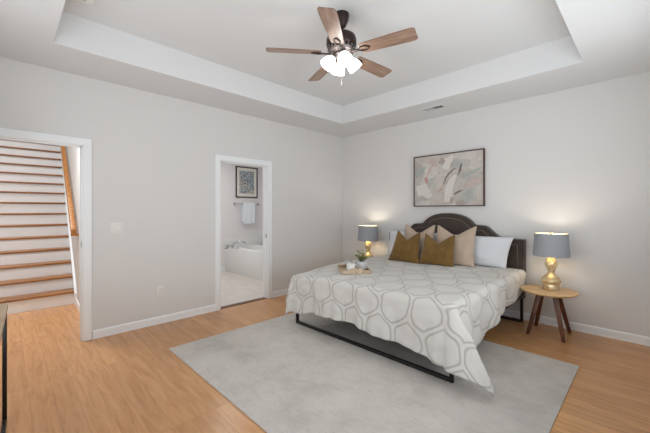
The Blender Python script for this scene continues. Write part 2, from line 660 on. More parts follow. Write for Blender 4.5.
def baseboard_x(m, xs, y, sgn):      # runs along x on a wall at y, facing sgn
    m.prism([(y + sgn * a, z) for a, z in BBP], 'x', xs[0], xs[1])


def baseboard_y(m, ys, x, sgn):
    m.prism([(x + sgn * a, z) for a, z in BBP], 'y', ys[0], ys[1])


CW = 0.072
m = MB()
baseboard_y(m, (D1 + CW, B0 - CW + .015), 0, 1)
baseboard_y(m, (B1 + CW, 0), 0, 1)
baseboard_y(m, (YF, D0 - CW), 0, 1)
struct('baseboard_left', m, M['trim'])
m = MB()
baseboard_x(m, (0.016, XR), 0, -1)
struct('baseboard_back', m, M['trim'])
m = MB()
baseboard_y(m, (YF, -.016), XR, -1)
struct('baseboard_right', m, M['trim'])
m = MB()
baseboard_x(m, (0.016, XR - .016), YF, 1)
struct('baseboard_front', m, M['trim'])


def door_trim(name, y0, y1, h, stop):
    m = MB()
    for xs in ((0.0, 0.018), (-T - .018, -T)):
        m.box(xs[0], xs[1], y0 - CW + .008, y0 + .008, 0, h - .0, bevel=.004)
        m.box(xs[0], xs[1], y1 - .008, y1 + CW - .008, 0, h - .0, bevel=.004)
        m.box(xs[0], xs[1], y0 - CW + .008, y1 + CW - .008, h - .008, h + CW - .008, bevel=.004)
    # jambs and stops
    m.box(-T - .002, 0.002, y0, y0 + .016, 0, h - .001).box(-T - .002, 0.002, y1 - .016, y1, 0, h - .001)
    m.box(-T - .002, 0.002, y0, y1, h - .016, h)
    m.box(-.075, -.045, y0 + .016, y0 + .027, 0, h - .016).box(-.075, -.045, y1 - .027, y1 - .016, 0, h - .016)
    m.box(-.075, -.045, y0 + .016, y1 - .016, h - .027, h - .016)
    o = struct(name, m, M['trim'])
    p = MB().box(-.040, -.012, y1 - .0185, y1 - .0155, stop - .03, stop + .03, bevel=.001)
    p.box(-.033, -.02, y1 - .0195, y1 - .0165, stop - .012, stop + .012)
    p.build('strike_plate', M['nickel'], o)
    return o


door_trim('trim_1', B0, B1, BH, 0.96)
door_trim('trim_2', D0, D1, DH, 1.0)
struct('trim_3', MB().box(-.10, -.012, B0 + .016, B1 - .016, 0, .007, bevel=.003), wood('oak_threshold', (84, 56, 38), (106, 72, 50), (122, 86, 62), 'Y'))

# bedroom door standing open into the room: only its knob reaches into the picture
d = bpy.data.objects.new('door_1', None)
COL.objects.link(d)
tag(d, kind='structure')
d.location = (0.012, D0 - .0, 0)
m = MB().box(0, .705, -.004, .033, .01, 2.02, bevel=.003)
for z0, z1 in ((.25, .95), (1.08, 1.86)):
    for x0, x1 in ((.11, .32), (.40, .60)):
        m.box(x0, x1, .031, .039, z0, z1, bevel=.006)
m.build('door_leaf', M['trim'], d)
prof = [(0, 0.0), (.028, 0.0), (.028, .006), (.012, .010), (.011, .03), (.022, .038), (.029, .05), (.026, .064), (.012, .07), (0, .071)]
k = MB().lathe(prof, 24).build('door_knob', M['nickel'], d)
k.rotation_euler = (-PI / 2, 0, 0)
k.location = (.655, .032, .925)

# ------------------------------------------------------------------ stair hall
def wy(x, off=0.0):
    """plan line of the wall beside the stairs"""
    return -3.835 + (-1.73 - x) * 0.0459 + off


YL = -5.55
m = MB()
m.hexa([(-T, wy(-T), 0), (-T, wy(-T) + .12, 0), (-T, wy(-T) + .12, 5.4), (-T, wy(-T), 5.4),
        (-5.6, wy(-5.6), 0), (-5.6, wy(-5.6) + .12, 0), (-5.6, wy(-5.6) + .12, 5.4), (-5.6, wy(-5.6), 5.4)])
struct('wall_stair_right', m, M['hall_wall'])
struct('wall_stair_left', MB().box(-5.6, -T, YL - .12, YL, 0, 5.4), M['hall_wall'])
struct('wall_stair_far', MB().box(-5.72, -5.6, YL, wy(-5.6) + .12, 0, 5.4), M['hall_wall'])
struct('wall_stair_near', MB().box(-T - .001, -.0, YL, -3.7, H + .4, 5.4), M['hall_wall'])
struct('ceiling_stair', MB().box(-5.72, 0, YL - .12, -3.4, 5.4, 5.5), M['ceiling'])
m = MB()
q = [(-T - .02, wy(-T - .02)), (-1.74, wy(-1.74))]
m.hexa([(q[0][0], q[0][1] - .014, 0), (q[0][0], q[0][1] + .01, 0), (q[0][0], q[0][1] + .01, .09), (q[0][0], q[0][1] - .014, .09),
        (q[1][0], q[1][1] - .014, 0), (q[1][0], q[1][1] + .01, 0), (q[1][0], q[1][1] + .01, .09), (q[1][0], q[1][1] - .014, .09)])
struct('baseboard_stair', m, M['trim'])

RISE, RUN, X0, NST = 0.187, 0.235, -1.755, 16
st = thing('staircase', 'staircase of white risers and oak treads seen through the left doorway', 'staircase', (X0, -4.6, 0))
for kx in range(NST):
    xa = -RUN * kx
    yr = wy(X0 + xa) - .024 + 4.6
    yr2 = wy(X0 + xa - RUN) - .024 + 4.6
    z = RISE * (kx + 1)
    MB().box(xa - .02, xa, YL + 4.6, yr, z - RISE, z - .028).build('riser', M['trim'], st, smooth=0)
    MB().box(xa - RUN - .02, xa + .028, YL + 4.6, yr, z - .028, z, bevel=.01, seg=3).build('tread', M['tread'], st)
# sloping white skirt board against the wall
sk = [(.10, 0), (.10, .16), (.03, .24), (-RUN * (NST - .2), RISE * NST + .12), (-RUN * (NST - .2), RISE * (NST - 1) - .3), (-.2, 0)]
b = bmesh.new()
A = [b.verts.new((x, wy(X0 + x) - .026 + 4.6, z)) for x, z in sk]
B = [b.verts.new((x, wy(X0 + x) + .004 + 4.6, z)) for x, z in sk]
b.faces.new(A)
b.faces.new(B[::-1])
for i in range(len(sk)):
    j = (i + 1) % len(sk)
    b.faces.new((A[i], B[i], B[j], A[j]))
bmesh.ops.recalc_face_normals(b, faces=b.faces)
MB().add(b).build('skirt_board', M['trim'], st, smooth=0)

hr = thing('handrail', 'sloping oak handrail on the wall beside the white and oak stairs', 'handrail', (-1.40, 0, 0))


def rp(x, off, z):
    return (x + 1.40, wy(x, off), z)


xa, za, xb, zb = -1.40, 1.05, -4.9, 3.40
b = MB()
b.hexa([rp(xa, -.085, za - .045), rp(xa, -.024, za - .045), rp(xa, -.024, za + .045), rp(xa, -.085, za + .045),
        rp(xb, -.085, zb - .045), rp(xb, -.024, zb - .045), rp(xb, -.024, zb + .045), rp(xb, -.085, zb + .045)])
bmesh.ops.bevel(b.bm, geom=list(b.bm.edges), offset=.01, segments=2, profile=.5, affect='EDGES')
b.build('rail', M['rail'], hr)
b = MB()
b.hexa([rp(xa + .02, -.085, za - .045), rp(xa + .02, .002, za - .045), rp(xa + .02, .002, za - .015), rp(xa + .02, -.085, za - .015),
        rp(xa - .06, -.085, za - .045), rp(xa - .06, .002, za - .045), rp(xa - .06, .002, za - .015), rp(xa - .06, -.085, za - .015)])
b.build('wall_return', M['rail'], hr)
for t_ in (.12, .55, .9):
    xx = xa + (xb - xa) * t_
    zz = za + (zb - za) * t_
    MB().tube([rp(xx, .002, zz - .08), rp(xx, -.04, zz - .08), rp(xx, -.052, zz - .04)], .008).build('bracket', M['nickel'], hr)

# ------------------------------------------------------------------ bathroom
BX, BY = -2.548, -0.10
struct('wall_bathroom_far', MB().box(BX - .1, BX, -3.2, .1, 0, H), M['bath_wall'])
struct('wall_bathroom_back', MB().box(BX, -T, BY, .1, 0, H), M['bath_wall'])
struct('wall_bathroom_front', MB().box(BX, -T, -3.3, -3.2, 0, H), M['bath_wall'])
struct('ceiling_bathroom', MB().box(BX - .1, -T, -3.3, .1, H, H + .1), M['ceiling'])
m = MB()
baseboard_y(m, (-3.2, -1.09), BX, 1)
struct('baseboard_bathroom', m, M['trim'])

TUY, TUZ = -1.086, 0.525
tb = thing('bathtub', 'white built-in bathtub beyond the bathroom doorway', 'bathtub', (-1.80, -.60, 0))
ox, oy = 1.80, .60
# deck with an oval well
b = bmesh.new()
cx, cy, ra, rb_ = 0.02, 0.0, .60, .36
N = 48
rect = []
for i in range(N):
    a = 2 * PI * i / N
    dx, dy = math.cos(a), math.sin(a)
    hx, hy = .735, .486
    s_ = min(hx / abs(dx) if abs(dx) > 1e-6 else 9, hy / abs(dy) if abs(dy) > 1e-6 else 9)
    rect.append((dx * s_, dy * s_))
rings = [[b.verts.new((x, y, TUZ)) for x, y in rect]]
for f, z in ((1.06, TUZ), (1.04, TUZ + .018), (1.0, TUZ + .02), (.96, TUZ + .005), (.88, TUZ - .2), (.78, TUZ - .36), (.3, TUZ - .38)):
    rings.append([b.verts.new((cx + ra * f * math.cos(2 * PI * i / N), cy + rb_ * f * math.sin(2 * PI * i / N), z)) for i in range(N)])
for A, B in zip(rings[:-1], rings[1:]):
    for i in range(N):
        b.faces.new((A[i], A[(i + 1) % N], B[(i + 1) % N], B[i]))
b.faces.new(rings[-1])
skirt = [b.verts.new((v.co.x, v.co.y, 0.0)) for v in rings[0]]
for i in range(N):
    b.faces.new((rings[0][i], skirt[i], skirt[(i + 1) % N], rings[0][(i + 1) % N]))
bmesh.ops.recalc_face_normals(b, faces=b.faces)
MB().add(b).build('tub_body', M['tub'], tb)
MB().box(-.748, .98, -.492, -.4862, .0, .5, bevel=.002).build('front_panel', M['tub'], tb)
# splash upstand along far and back walls
m = MB().box(-.747, -.735, -.486, .498, TUZ - .01, .735, bevel=.003).box(-.735, .96, .486, .499, TUZ - .01, .735, bevel=.003)
m.build('splash_upstand', M['tub'], tb)
m = MB().tube([(-.63, -.36, TUZ), (-.63, -.36, TUZ + .05)], .02, 14)
m.tube([(-.63, -.36, TUZ + .04), (-.61, -.33, TUZ + .10), (-.56, -.25, TUZ + .13), (-.50, -.17, TUZ + .125), (-.47, -.13, TUZ + .09)], .015, 12)
fc = m.build('faucet', M['chrome'], tb)
for (hx, hy) in ((-.68, -.44), (-.55, -.43)):
    h = MB().tube([(hx, hy, TUZ), (hx, hy, TUZ + .05)], [.02, .014], 12)
    h.tube([(hx, hy, TUZ + .05), (hx + .02, hy - .03, TUZ + .07)], .009, 8)
    h.build('tap_handle', M['chrome'], fc)
MB().lathe([(0, .0), (.03, .0), (.03, .012), (0, .014)], 20, (0.0, .0)).build('drain_lever', M['chrome'], tb, loc=(-.36, -.40, TUZ))

tbar = thing('towel_bar', 'chrome towel bar on the bathroom wall under the scribble print', 'towel bar', (BX, -.545, 1.50))
MB().tube([(.06, -.31, 0), (.06, .31, 0)], .008, 12).build('bar', M['chrome'], tbar)
for y in (-.31, .31):
    MB().tube([(.0, y, 0), (.012, y, 0), (.012, y, 0), (.07, y, 0)], [.026, .026, .012, .014], 14).build('post', M['chrome'], tbar)

# hanging towel: a folded cloth over the bar
b = bmesh.new()
NY, prof = 18, []
for i in range(13):
    prof.append((.085 - .004 * (i == 0), -.47 + .47 * i / 12))
for a in range(1, 8):
    an = PI * a / 8
    prof.append((.06 + .025 * math.cos(an), .018 * math.sin(an)))
for i in range(11):
    prof.append((.035, -.42 * i / 10))
rows = []
for j in range(NY + 1):
    y = -.16 + .32 * j / NY
    row = []
    for x, z in prof:
        hang = max(0, -z) / .47
        xx = x + .007 * hang * math.sin(y * 42 + 1) * (1 if x > .05 else .3)
        row.append(b.verts.new((xx, y * (1 - .04 * hang), z + .004 * math.sin(y * 20) * (z < -.4))))
    rows.append(row)
for A, B in zip(rows[:-1], rows[1:]):
    for i in range(len(prof) - 1):
        b.faces.new((A[i], A[i + 1], B[i + 1], B[i]))
bmesh.ops.recalc_face_normals(b, faces=b.faces)
tw = MB().add(b).build('towel', M['towel'], loc=(BX, -.525, 1.501))
sol = tw.modifiers.new('thickness', 'SOLIDIFY')
sol.thickness = .012
sol.offset = 1
tag(tw, 'white bath towel hanging over the chrome bar in the bathroom', 'towel')

pf = thing('framed_print', 'black framed blue-grey scribble print above the bathroom towel bar', 'picture', (BX, -.54, 2.01))
m = MB()
W2, H2 = .287, .358
m.box(0.002, .026, -W2, W2, -H2, -H2 + .022, bevel=.002).box(0.002, .026, -W2, W2, H2 - .022, H2, bevel=.002)
m.box(0.002, .026, -W2, -W2 + .022, -H2 + .02, H2 - .02, bevel=.002).box(0.002, .026, W2 - .022, W2, -H2 + .02, H2 - .02, bevel=.002)
m.build('picture_frame', M['black_metal'], pf)
MB().box(.004, .012, -W2 + .015, W2 - .015, -H2 + .015, H2 - .015).build('mat_board', M['mat_board'], pf)
MB().box(.010, .014, -.195, .195, -.262, .262).build('print', M['print'], pf)

# ------------------------------------------------------------------ wall fittings
sw = thing('light_switch', 'white double rocker light switch beside the stair doorway', 'light switch', (0, -3.694, 1.16))
MB().box(.0, .006, -.058, .058, -.06, .06, bevel=.003).build('cover_plate', M['plastic'], sw)
for y in (-.023, .023):
    MB().box(.004, .010, y - .016, y + .016, -.033, .033, bevel=.003).build('rocker', M['plastic'], sw)
ou = thing('wall_outlet', 'white wall outlet low between the two doorways', 'outlet', (0, -3.252, .388))
MB().box(.0, .006, -.036, .036, -.06, .06, bevel=.003).build('cover_plate', M['plastic'], ou)
for z in (-.024, .024):
    s_ = MB().box(.004, .009, -.017, .017, z - .014, z + .014, bevel=.003).build('socket', M['plastic'], ou)
    MB().box(.0085, .0095, -.008, -.005, z - .004, z + .006).box(.0085, .0095, .005, .008, z - .004, z + .006).build('slot', M['slot'], s_)

ve = thing('ceiling_vent', 'small grey air vent in the lowered ceiling above the bed wall', 'vent', (2.07, -.455, H))
m = MB().box(-.155, .155, -.08, -.055, -.008, 0).box(-.155, .155, .055, .08, -.008, 0).box(-.155, -.13, -.06, .06, -.008, 0).box(.13, .155, -.06, .06, -.008, 0)
m.build('vent_frame', M['ceiling'], ve, smooth=0)
MB().box(-.135, .135, -.06, .06, -.0015, 0).build('duct', M['slot'], ve, smooth=0)
for i in range(14):
    x = -.122 + .01877 * i
    k_ = 1 if i < 7 else -1
    m = MB()
    m.hexa([(x - .008 * k_, -.06, -.0075), (x - .006 * k_, -.06, -.0075), (x + .008 * k_, -.06, -.002), (x + .006 * k_, -.06, -.002),
            (x - .008 * k_, .06, -.0075), (x - .006 * k_, .06, -.0075), (x + .008 * k_, .06, -.002), (x + .006 * k_, .06, -.002)])
    m.build('slat', M['ceramic'], ve, smooth=0)

sd = thing('smoke_detector', 'round white smoke detector on the raised ceiling', 'smoke detector', (1.055, -4.135, HT))
MB().lathe([(0, 0), (.066, 0), (.066, -.012), (.058, -.03), (.03, -.036), (0, -.036)], 32).build('housing', M['plastic'], sd)
MB().lathe([(0, -.034), (.012, -.034), (.012, -.039), (0, -.04)], 16).build('button', M['ceramic'], sd)

# ------------------------------------------------------------------ ceiling fan
FX, FY = 2.29, -2.546
fan = thing('ceiling_fan', 'five-blade bronze ceiling fan with lit glass shades', 'ceiling fan', (FX, FY, HT))


def fz(z):
    return z - HT


MB().lathe([(0, fz(3.012)), (.064, fz(3.012)), (.066, fz(2.995)), (.058, fz(2.955)), (.036, fz(2.905)), (.022, fz(2.895)), (0, fz(2.895))], 36).build('canopy', M['bronze'], fan)
MB().lathe([(0, fz(2.90)), (.014, fz(2.90)), (.014, fz(2.86)), (.028, fz(2.86)), (.028, fz(2.835)), (0, fz(2.83))], 20).build('downrod', M['bronze'], fan)
MB().lathe([(0, fz(2.84)), (.05, fz(2.84)), (.10, fz(2.833)), (.118, fz(2.82)), (.127, fz(2.795)), (.128, fz(2.755)), (.124, fz(2.742)),
            (.118, fz(2.733)), (0, fz(2.733))], 48).build('motor_housing', M['bronze'], fan)
m = MB()
for i in range(20):     # pierced lower ring
    R_ = Matrix.Rotation(2 * PI * i / 20, 4, 'Z')
    m.box(.096, .118, -.008, .008, fz(2.704), fz(2.738), bevel=.003, mat=R_)
m.lathe([(0, fz(2.735)), (.098, fz(2.735)), (.098, fz(2.706)), (.112, fz(2.704)), (.104, fz(2.69)), (.07, fz(2.68)), (0, fz(2.68))], 40)
m.build('pierced_ring', M['bronze_light'], fan)
MB().lathe([(0, fz(2.685)), (.062, fz(2.685)), (.064, fz(2.665)), (.05, fz(2.652)), (.02, fz(2.64)), (0, fz(2.64))], 32).build('light_fitter', M['bronze_light'], fan)

bl_z = fz(2.682)
ANG = [-129, -57, 15.5, 87, 159.5]
pitch = math.radians(-13)


def blade_mesh():
    b = bmesh.new()
    pts = []
    for x, w_ in ((.175, .052), (.20, .056), (.30, .0605), (.45, .0655), (.57, .068), (.61, .066), (.63, .054)):
        pts.append((x, w_))
    out = [(x, w_) for x, w_ in pts] + [(x, -w_) for x, w_ in reversed(pts)]
    A = [b.verts.new((x, y, .003)) for x, y in out]
    B = [b.verts.new((x, y, -.003)) for x, y in out]
    b.faces.new(A)
    b.faces.new(B[::-1])
    for i in range(len(out)):
        j = (i + 1) % len(out)
        b.faces.new((A[i], B[i], B[j], A[j]))
    bmesh.ops.recalc_face_normals(b, faces=b.faces)
    return b


blade_me = iron_me = None
for a in ANG:
    if blade_me is None:
        ob = MB().add(blade_mesh()).build('blade', M['blade'], fan)
        blade_me = ob.data
        m = MB()
        # forked bracket: arm and an open loop under the blade root
        m.box(.09, .17, -.013, .013, -.014, -.004, bevel=.003)
        m.tube([(.155, 0, -.008), (.18, .022, -.007), (.215, .026, -.006), (.245, .012, -.006), (.25, 0, -.006), (.245, -.012, -.006), (.215, -.026, -.006), (.18, -.022, -.007)], .006, 8, closed=True)
        m.lathe([(0, -.012), (.009, -.012), (.009, -.003), (0, -.003)], 12, (.249, 0))
        io = m.build('blade_bracket', M['bronze'], ob)
        iron_me = io.data
    else:
        ob = bpy.data.objects.new('blade', blade_me)
        COL.objects.link(ob)
        ob.parent = fan
        io = bpy.data.objects.new('blade_bracket', iron_me)
        COL.objects.link(io)
        io.parent = ob
    ob.location = (0, 0, bl_z)
    ob.rotation_euler = (Matrix.Rotation(math.radians(a), 4, 'Z') @ Matrix.Rotation(pitch, 4, 'X')).to_euler()

sh_me = so_me = None
for i in range(4):
    a = math.radians(-33 + 90 * i)
    tilt = math.radians(38)
    base = Vector((.052 * math.cos(a), .052 * math.sin(a), fz(2.664)))
    rot = (Matrix.Rotation(a, 4, 'Z') @ Matrix.Rotation(-tilt, 4, 'Y')).to_euler()
    if sh_me is None:
        so = MB().lathe([(0, .005), (.02, .005), (.024, -.012), (.03, -.04), (.028, -.042), (0, -.042)], 20).build('shade_holder', M['bronze_light'], fan)
        so_me = so.data
        prof = [(.026, -.03), (.034, -.045), (.050, -.068), (.058, -.095), (.061, -.126), (.059, -.127), (.056, -.096), (.047, -.069), (.031, -.046), (.024, -.032)]
        sh = MB().lathe(prof, 28, close=True).build('glass_shade', M['glass_shade'], so)
        sh_me = sh.data
    else:
        so = bpy.data.objects.new('shade_holder', so_me)
        COL.objects.link(so)
        so.parent = fan
        sh = bpy.data.objects.new('glass_shade', sh_me)
        COL.objects.link(sh)
        sh.parent = so
    so.location = base
    so.rotation_euler = rot
    bb = MB().lathe([(0, -.03), (.014, -.04), (.024, -.06), (.027, -.082), (.02, -.10), (0, -.108)], 20).build('light_bulb', M['glass_shade'], so)
m = MB().tube([(.0, -.0, fz(2.645)), (.0, -.0, fz(2.44))], .0009, 6)
m.lathe([(0, fz(2.44)), (.003, fz(2.438)), (.0055, fz(2.41)), (.003, fz(2.385)), (0, fz(2.384))], 10, (.0, -.0))
m.build('pull_chain', M['bronze_light'], fan)
l = bpy.data.lights.new('fan_light', 'POINT')
l.energy = 10
l.shadow_soft_size = .10
l.color = (1.0, .97, .94)
lo = bpy.data.objects.new('fan_light', l)
lo.location = (FX, FY, 2.47)
COL.objects.link(lo)

# ------------------------------------------------------------------ abstract painting
pa = thing('abstract_painting', 'wide walnut framed pastel abstract painting above the bed', 'painting', (2.055, 0, 1.797))
PW, PH = .522, .385
m = MB()
m.box(-PW, PW, -.045, -.002, -PH, -PH + .014, bevel=.002).box(-PW, PW, -.045, -.002, PH - .014, PH, bevel=.002)
m.box(-PW, -PW + .014, -.045, -.002, -PH, PH, bevel=.002).box(PW - .014, PW, -.045, -.002, -PH, PH, bevel=.002)
m.build('picture_frame', M['frame_walnut'], pa)
MB().box(-PW + .013, PW - .013, -.034, -.006, -PH + .013, PH - .013).build('canvas', M['abstract'], pa)


def stroke(pts, wid, col, dep):
    """a flat brush stroke of paint on the canvas"""
    b = bmesh.new()
    n = len(pts)
    L_, R_ = [], []
    for i in range(n):
        p = Vector(pts[i])
        dr = Vector(pts[min(i + 1, n - 1)]) - Vector(pts[max(i - 1, 0)])
        nn = Vector((-dr.y, dr.x)).normalized()
        ww = wid[i] / 2
        L_.append(b.verts.new((p.x + nn.x * ww, dep, p.y + nn.y * ww)))
        R_.append(b.verts.new((p.x - nn.x * ww, dep, p.y - nn.y * ww)))
    for i in range(n - 1):
        b.faces.new((L_[i], L_[i + 1], R_[i + 1], R_[i]))
    return b


def canvas_pt(u, v):
    """fractions of the canvas, from its top left"""
    return ((u - .5) * 2 * PW, (.5 - v) * 2 * PH)


strokes = {
    'dark_brown_stroke': ((124, 112, 108), [([(.46, .60), (.49, .47), (.53, .40), (.60, .31), (.64, .30)], [.008, .02, .026, .018, .004]),
                                         ([(.71, .22), (.69, .34), (.66, .44)], [.02, .035, .008]),
                                         ([(.61, .78), (.66, .74), (.73, .70)], [.02, .03, .008])]),
    'rust_stroke': ((188, 150, 139), [([(.19, .42), (.20, .48), (.215, .56)], [.04, .055, .02]), ([(.21, .38), (.26, .28), (.31, .18)], [.01, .018, .006]),
                                      ([(.36, .73), (.42, .68), (.47, .60)], [.014, .022, .006])]),
    'sage_stroke': ((168, 172, 168), [([(.02, .36), (.10, .33), (.18, .22)], [.14, .12, .03]), ([(.70, .47), (.82, .41), (.97, .33)], [.05, .06, .02])]),
    'grey_stroke': ((172, 160, 153), [([(.55, .88), (.60, .90)], [.10, .08]), ([(.64, .95), (.75, .93)], [.06, .09]), ([(.40, .12), (.47, .18)], [.09, .07])]),
    'white_stroke': ((212, 207, 202), [([(.53, .92), (.53, .7), (.58, .52), (.63, .42)], [.12, .12, .09, .04]), ([(.48, .3), (.52, .15), (.6, .06)], [.1, .12, .05]),
                                       ([(.05, .7), (.16, .66), (.26, .82)], [.16, .2, .08])]),
    'rose_stroke': ((192, 176, 169), [([(.76, .66), (.86, .58), (.96, .54)], [.05, .10, .06]), ([(.26, .1), (.36, .22)], [.1, .05])]),
}
for si, (nm, (col, segs)) in enumerate(strokes.items()):
    pm = plain('paint_' + nm, col, .8, noise=.08, nscale=30)
    for gi, (pts, wid) in enumerate(segs):
        MB().add(stroke([canvas_pt(*p) for p in pts], wid, None, -.0343 - .00012 * (6 - si) - .00003 * gi)).build(nm, pm, bpy.data.objects['canvas'], smooth=0)

# ------------------------------------------------------------------ rug
m = MB().box(0.828, 3.70, -3.438, -1.04, 0.0005, .009, bevel=.003)
rg = m.build('area_rug', M['rug'])
tag(rg, 'large faded pale grey rug on the wood floor under the bed', 'rug')

# ------------------------------------------------------------------ bed
BCX = 2.088
bed = thing('bed', 'king bed with arched charcoal upholstered headboard and black metal frame', 'bed', (BCX, 0, 0))
# headboard outline (half), measured from the centre line
half = [(0, 1.314), (.08, 1.311), (.16, 1.298), (.235, 1.272), (.295, 1.238), (.335, 1.203), (.36, 1.176), (.378, 1.163), (.40, 1.158), (.50, 1.152), (.53, 1.142),
        (.57, 1.108), (.62, 1.06), (.67, 1.022), (.72, 1.004), (.80, .996), (.966, .996)]


def outline(bot):
    return [(-x, z) for x, z in reversed(half)] + half[1:] + [(.966, bot), (-.966, bot)]


def inset(poly, d):
    n = len(poly)
    # orientation: this outline runs left to right over the top, i.e. clockwise
    out = []
    for i in range(n):
        p0, p1, p2 = Vector(poly[i - 1]), Vector(poly[i]), Vector(poly[(i + 1) % n])
        a = (p1 - p0).normalized()
        c = (p2 - p1).normalized()
        na, nc = Vector((a.y, -a.x)), Vector((c.y, -c.x))
        nn = (na + nc).normalized()
        k_ = d / max(.5, nn.dot(na))
        out.append(tuple(p1 + nn * k_))
    return out


ol = outline(.28)
inn = inset(ol, .068)
hb = MB().prism(ol, 'y', -.004, -.07).build('headboard', M['charcoal'], bed)
b = bmesh.new()
n = len(ol)
mid_o = inset(ol, .006)
mid_i = inset(ol, .062)
L4 = []
for P_, y in ((ol, -.068), (ol, -.092), (mid_o, -.103), (mid_i, -.103), (inn, -.092), (inn, -.068)):
    L4.append([b.verts.new((x, y, z)) for x, z in P_])
for A, B in zip(L4[:-1], L4[1:]):
    for i in range(n):
        b.faces.new((A[i], A[(i + 1) % n], B[(i + 1) % n], B[i]))
bmesh.ops.recalc_face_normals(b, faces=b.faces)
MB().add(b).build('padded_border', M['charcoal'], hb, smooth=60)
MB().prism(inset(ol, .074), 'y', -.066, -.10, bevel=.014).build('padded_panel', M['charcoal'], hb, smooth=60)
MB().tube([(x, -.097, z) for x, z in inset(ol, .070)], .0055, 8, closed=True).build('piping', M['piping'], hb, smooth=60)
# steel frame: a floor-standing loop at the foot and at the head, side rails between
LX, CX0, TB = .938, .012, .0145
for yc in (-2.087, -.13):
    z0 = .0095 if yc < -1 else 0.0
    for s_ in (-1, 1):
        MB().box(CX0 + s_ * LX - TB, CX0 + s_ * LX + TB, yc - TB, yc + TB, z0, .335, bevel=.002).build('leg', M['black_metal'], bed)
    MB().box(CX0 - LX + TB, CX0 + LX - TB, yc - TB, yc + TB, z0, z0 + 2 * TB, bevel=.002).build('floor_rail', M['black_metal'], bed)
for s_ in (-1, 1):
    MB().box(CX0 + s_ * LX - TB, CX0 + s_ * LX + TB, -2.085, -.11, .30, .335, bevel=.002).build('side_rail', M['black_metal'], bed)
MB().box(CX0 - LX, CX0 + LX, -2.10, -2.06, .30, .335, bevel=.002).build('end_rail', M['black_metal'], bed)
MB().box(CX0 - LX + .02, CX0 + LX - .02, -2.06, -.12, .315, .334).build('platform', M['black_metal'], bed)

mt = MB().box(BCX - .928, BCX + .928, -2.08, -.115, .336, .556, bevel=.04, seg=3).build('mattress', M['mattress'])
tag(mt, 'thick pale mattress under the patterned duvet', 'mattress')

# duvet: a flat sheet laid over the mattress and hanging down at the foot and the sides
DX0, DX1, DY0, DY1 = BCX - .938, BCX + .938, -2.092, -.13
ZT, RR = .640, .065


def interp(tbl, x):
    if x <= tbl[0][0]:
        return tbl[0][1]
    for (a, fa), (c, fc_) in zip(tbl[:-1], tbl[1:]):
        if x <= c:
            t_ = (x - a) / (c - a)
            t_ = t_ * t_ * (3 - 2 * t_)
            return fa + (fc_ - fa) * t_
    return tbl[-1][1]


footF = [(1.0, .515), (1.25, .51), (1.55, .455), (2.04, .435), (2.42, .465), (2.8, .485), (3.06, .525)]
rightF = [(-2.1, .43), (-1.75, .47), (-1.45, .46), (-1.05, .37), (-.7, .35), (-.35, .30), (-.1, .28)]
leftF = .22
NS, NT_ = 132, 150


def place(s, t, hang):
    """flat sheet coordinates to the draped position"""
    ox = s - DX1 if s > DX1 else (s - DX0 if s < DX0 else 0.0)
    oy = t - DY0 if t < DY0 else 0.0
    bx = min(max(s, DX0), DX1)
    by = max(t, DY0)
    r = math.hypot(ox, oy)
    puff = .011 * mnoise.noise(Vector((s * 2.3, t * 2.3, .3))) + .008 * mnoise.noise(Vector((s * 6, t * 6, 1.7))) + .003 * mnoise.noise(Vector((s * 14, t * 14, 5.7)))
    tray_d = math.hypot(s - 1.70, t + 1.69)
    puff *= min(1, max(0, (tray_d - .27) / .15))
    sag = .055 * math.exp(-((bx - DX0) / .30) ** 2 - ((by - DY0) / .45) ** 2)
    if r < 1e-6:
        e = min(s - DX0, DX1 - s, t - DY0)
        return Vector((bx, by, ZT - sag + puff + .012 * min(1, e / .3)))
    f = math.atan2(abs(oy), abs(ox)) / (PI / 2)          # 0 = side, 1 = foot
    corner = math.sin(PI * f) if (abs(ox) > 1e-6 and abs(oy) > 1e-6) else 0.0
    if r < RR * PI / 2:
        a = r / RR
        out, down = RR * math.sin(a), RR * (1 - math.cos(a))
        dr = 0
    else:
        out, down = RR, RR
        dr = r - RR * PI / 2
    if ox > 0 and corner > 0:
        alpha = math.radians(28) * corner ** .6
        fp = f ** 3.6
    elif corner > 0:
        alpha = math.radians(9) * corner ** .7
        fp = f
    else:
        alpha = 0.0
        fp = f
    fold = 0.0
    if corner == 0 or True:
        amp = .020 * min(1, dr / .25)
        if f > .5:
            fold = amp * (.9 * math.sin(s * 11 + 1.0) + .35 * math.sin(s * 41) + .6 * math.sin(s * 23 + 2.0)) * (1 - corner) + .02 * min(1, dr / .4)
        else:
            fold = amp * (math.sin(t * 9) + .5 * math.sin(t * 19 + 1)) * (1 - corner) + (.035 * min(1, max(0, -.7 - t) / .5) - .02) * min(1, dr / .3)
    fold += .016 * min(1, dr / .1) * mnoise.noise(Vector((s * 5, t * 5, 4.0))) + .007 * min(1, dr / .08) * mnoise.noise(Vector((s * 13, t * 13, 2.0)))
    out += dr * math.sin(alpha) + fold
    down += dr * math.cos(alpha)
    an = fp * PI / 2
    sx = 1 if ox >= 0 else -1
    z = ZT - down - sag * max(0, 1 - dr / .3)
    return Vector((bx + sx * out * math.cos(an), by - out * math.sin(an), max(z, .022)))


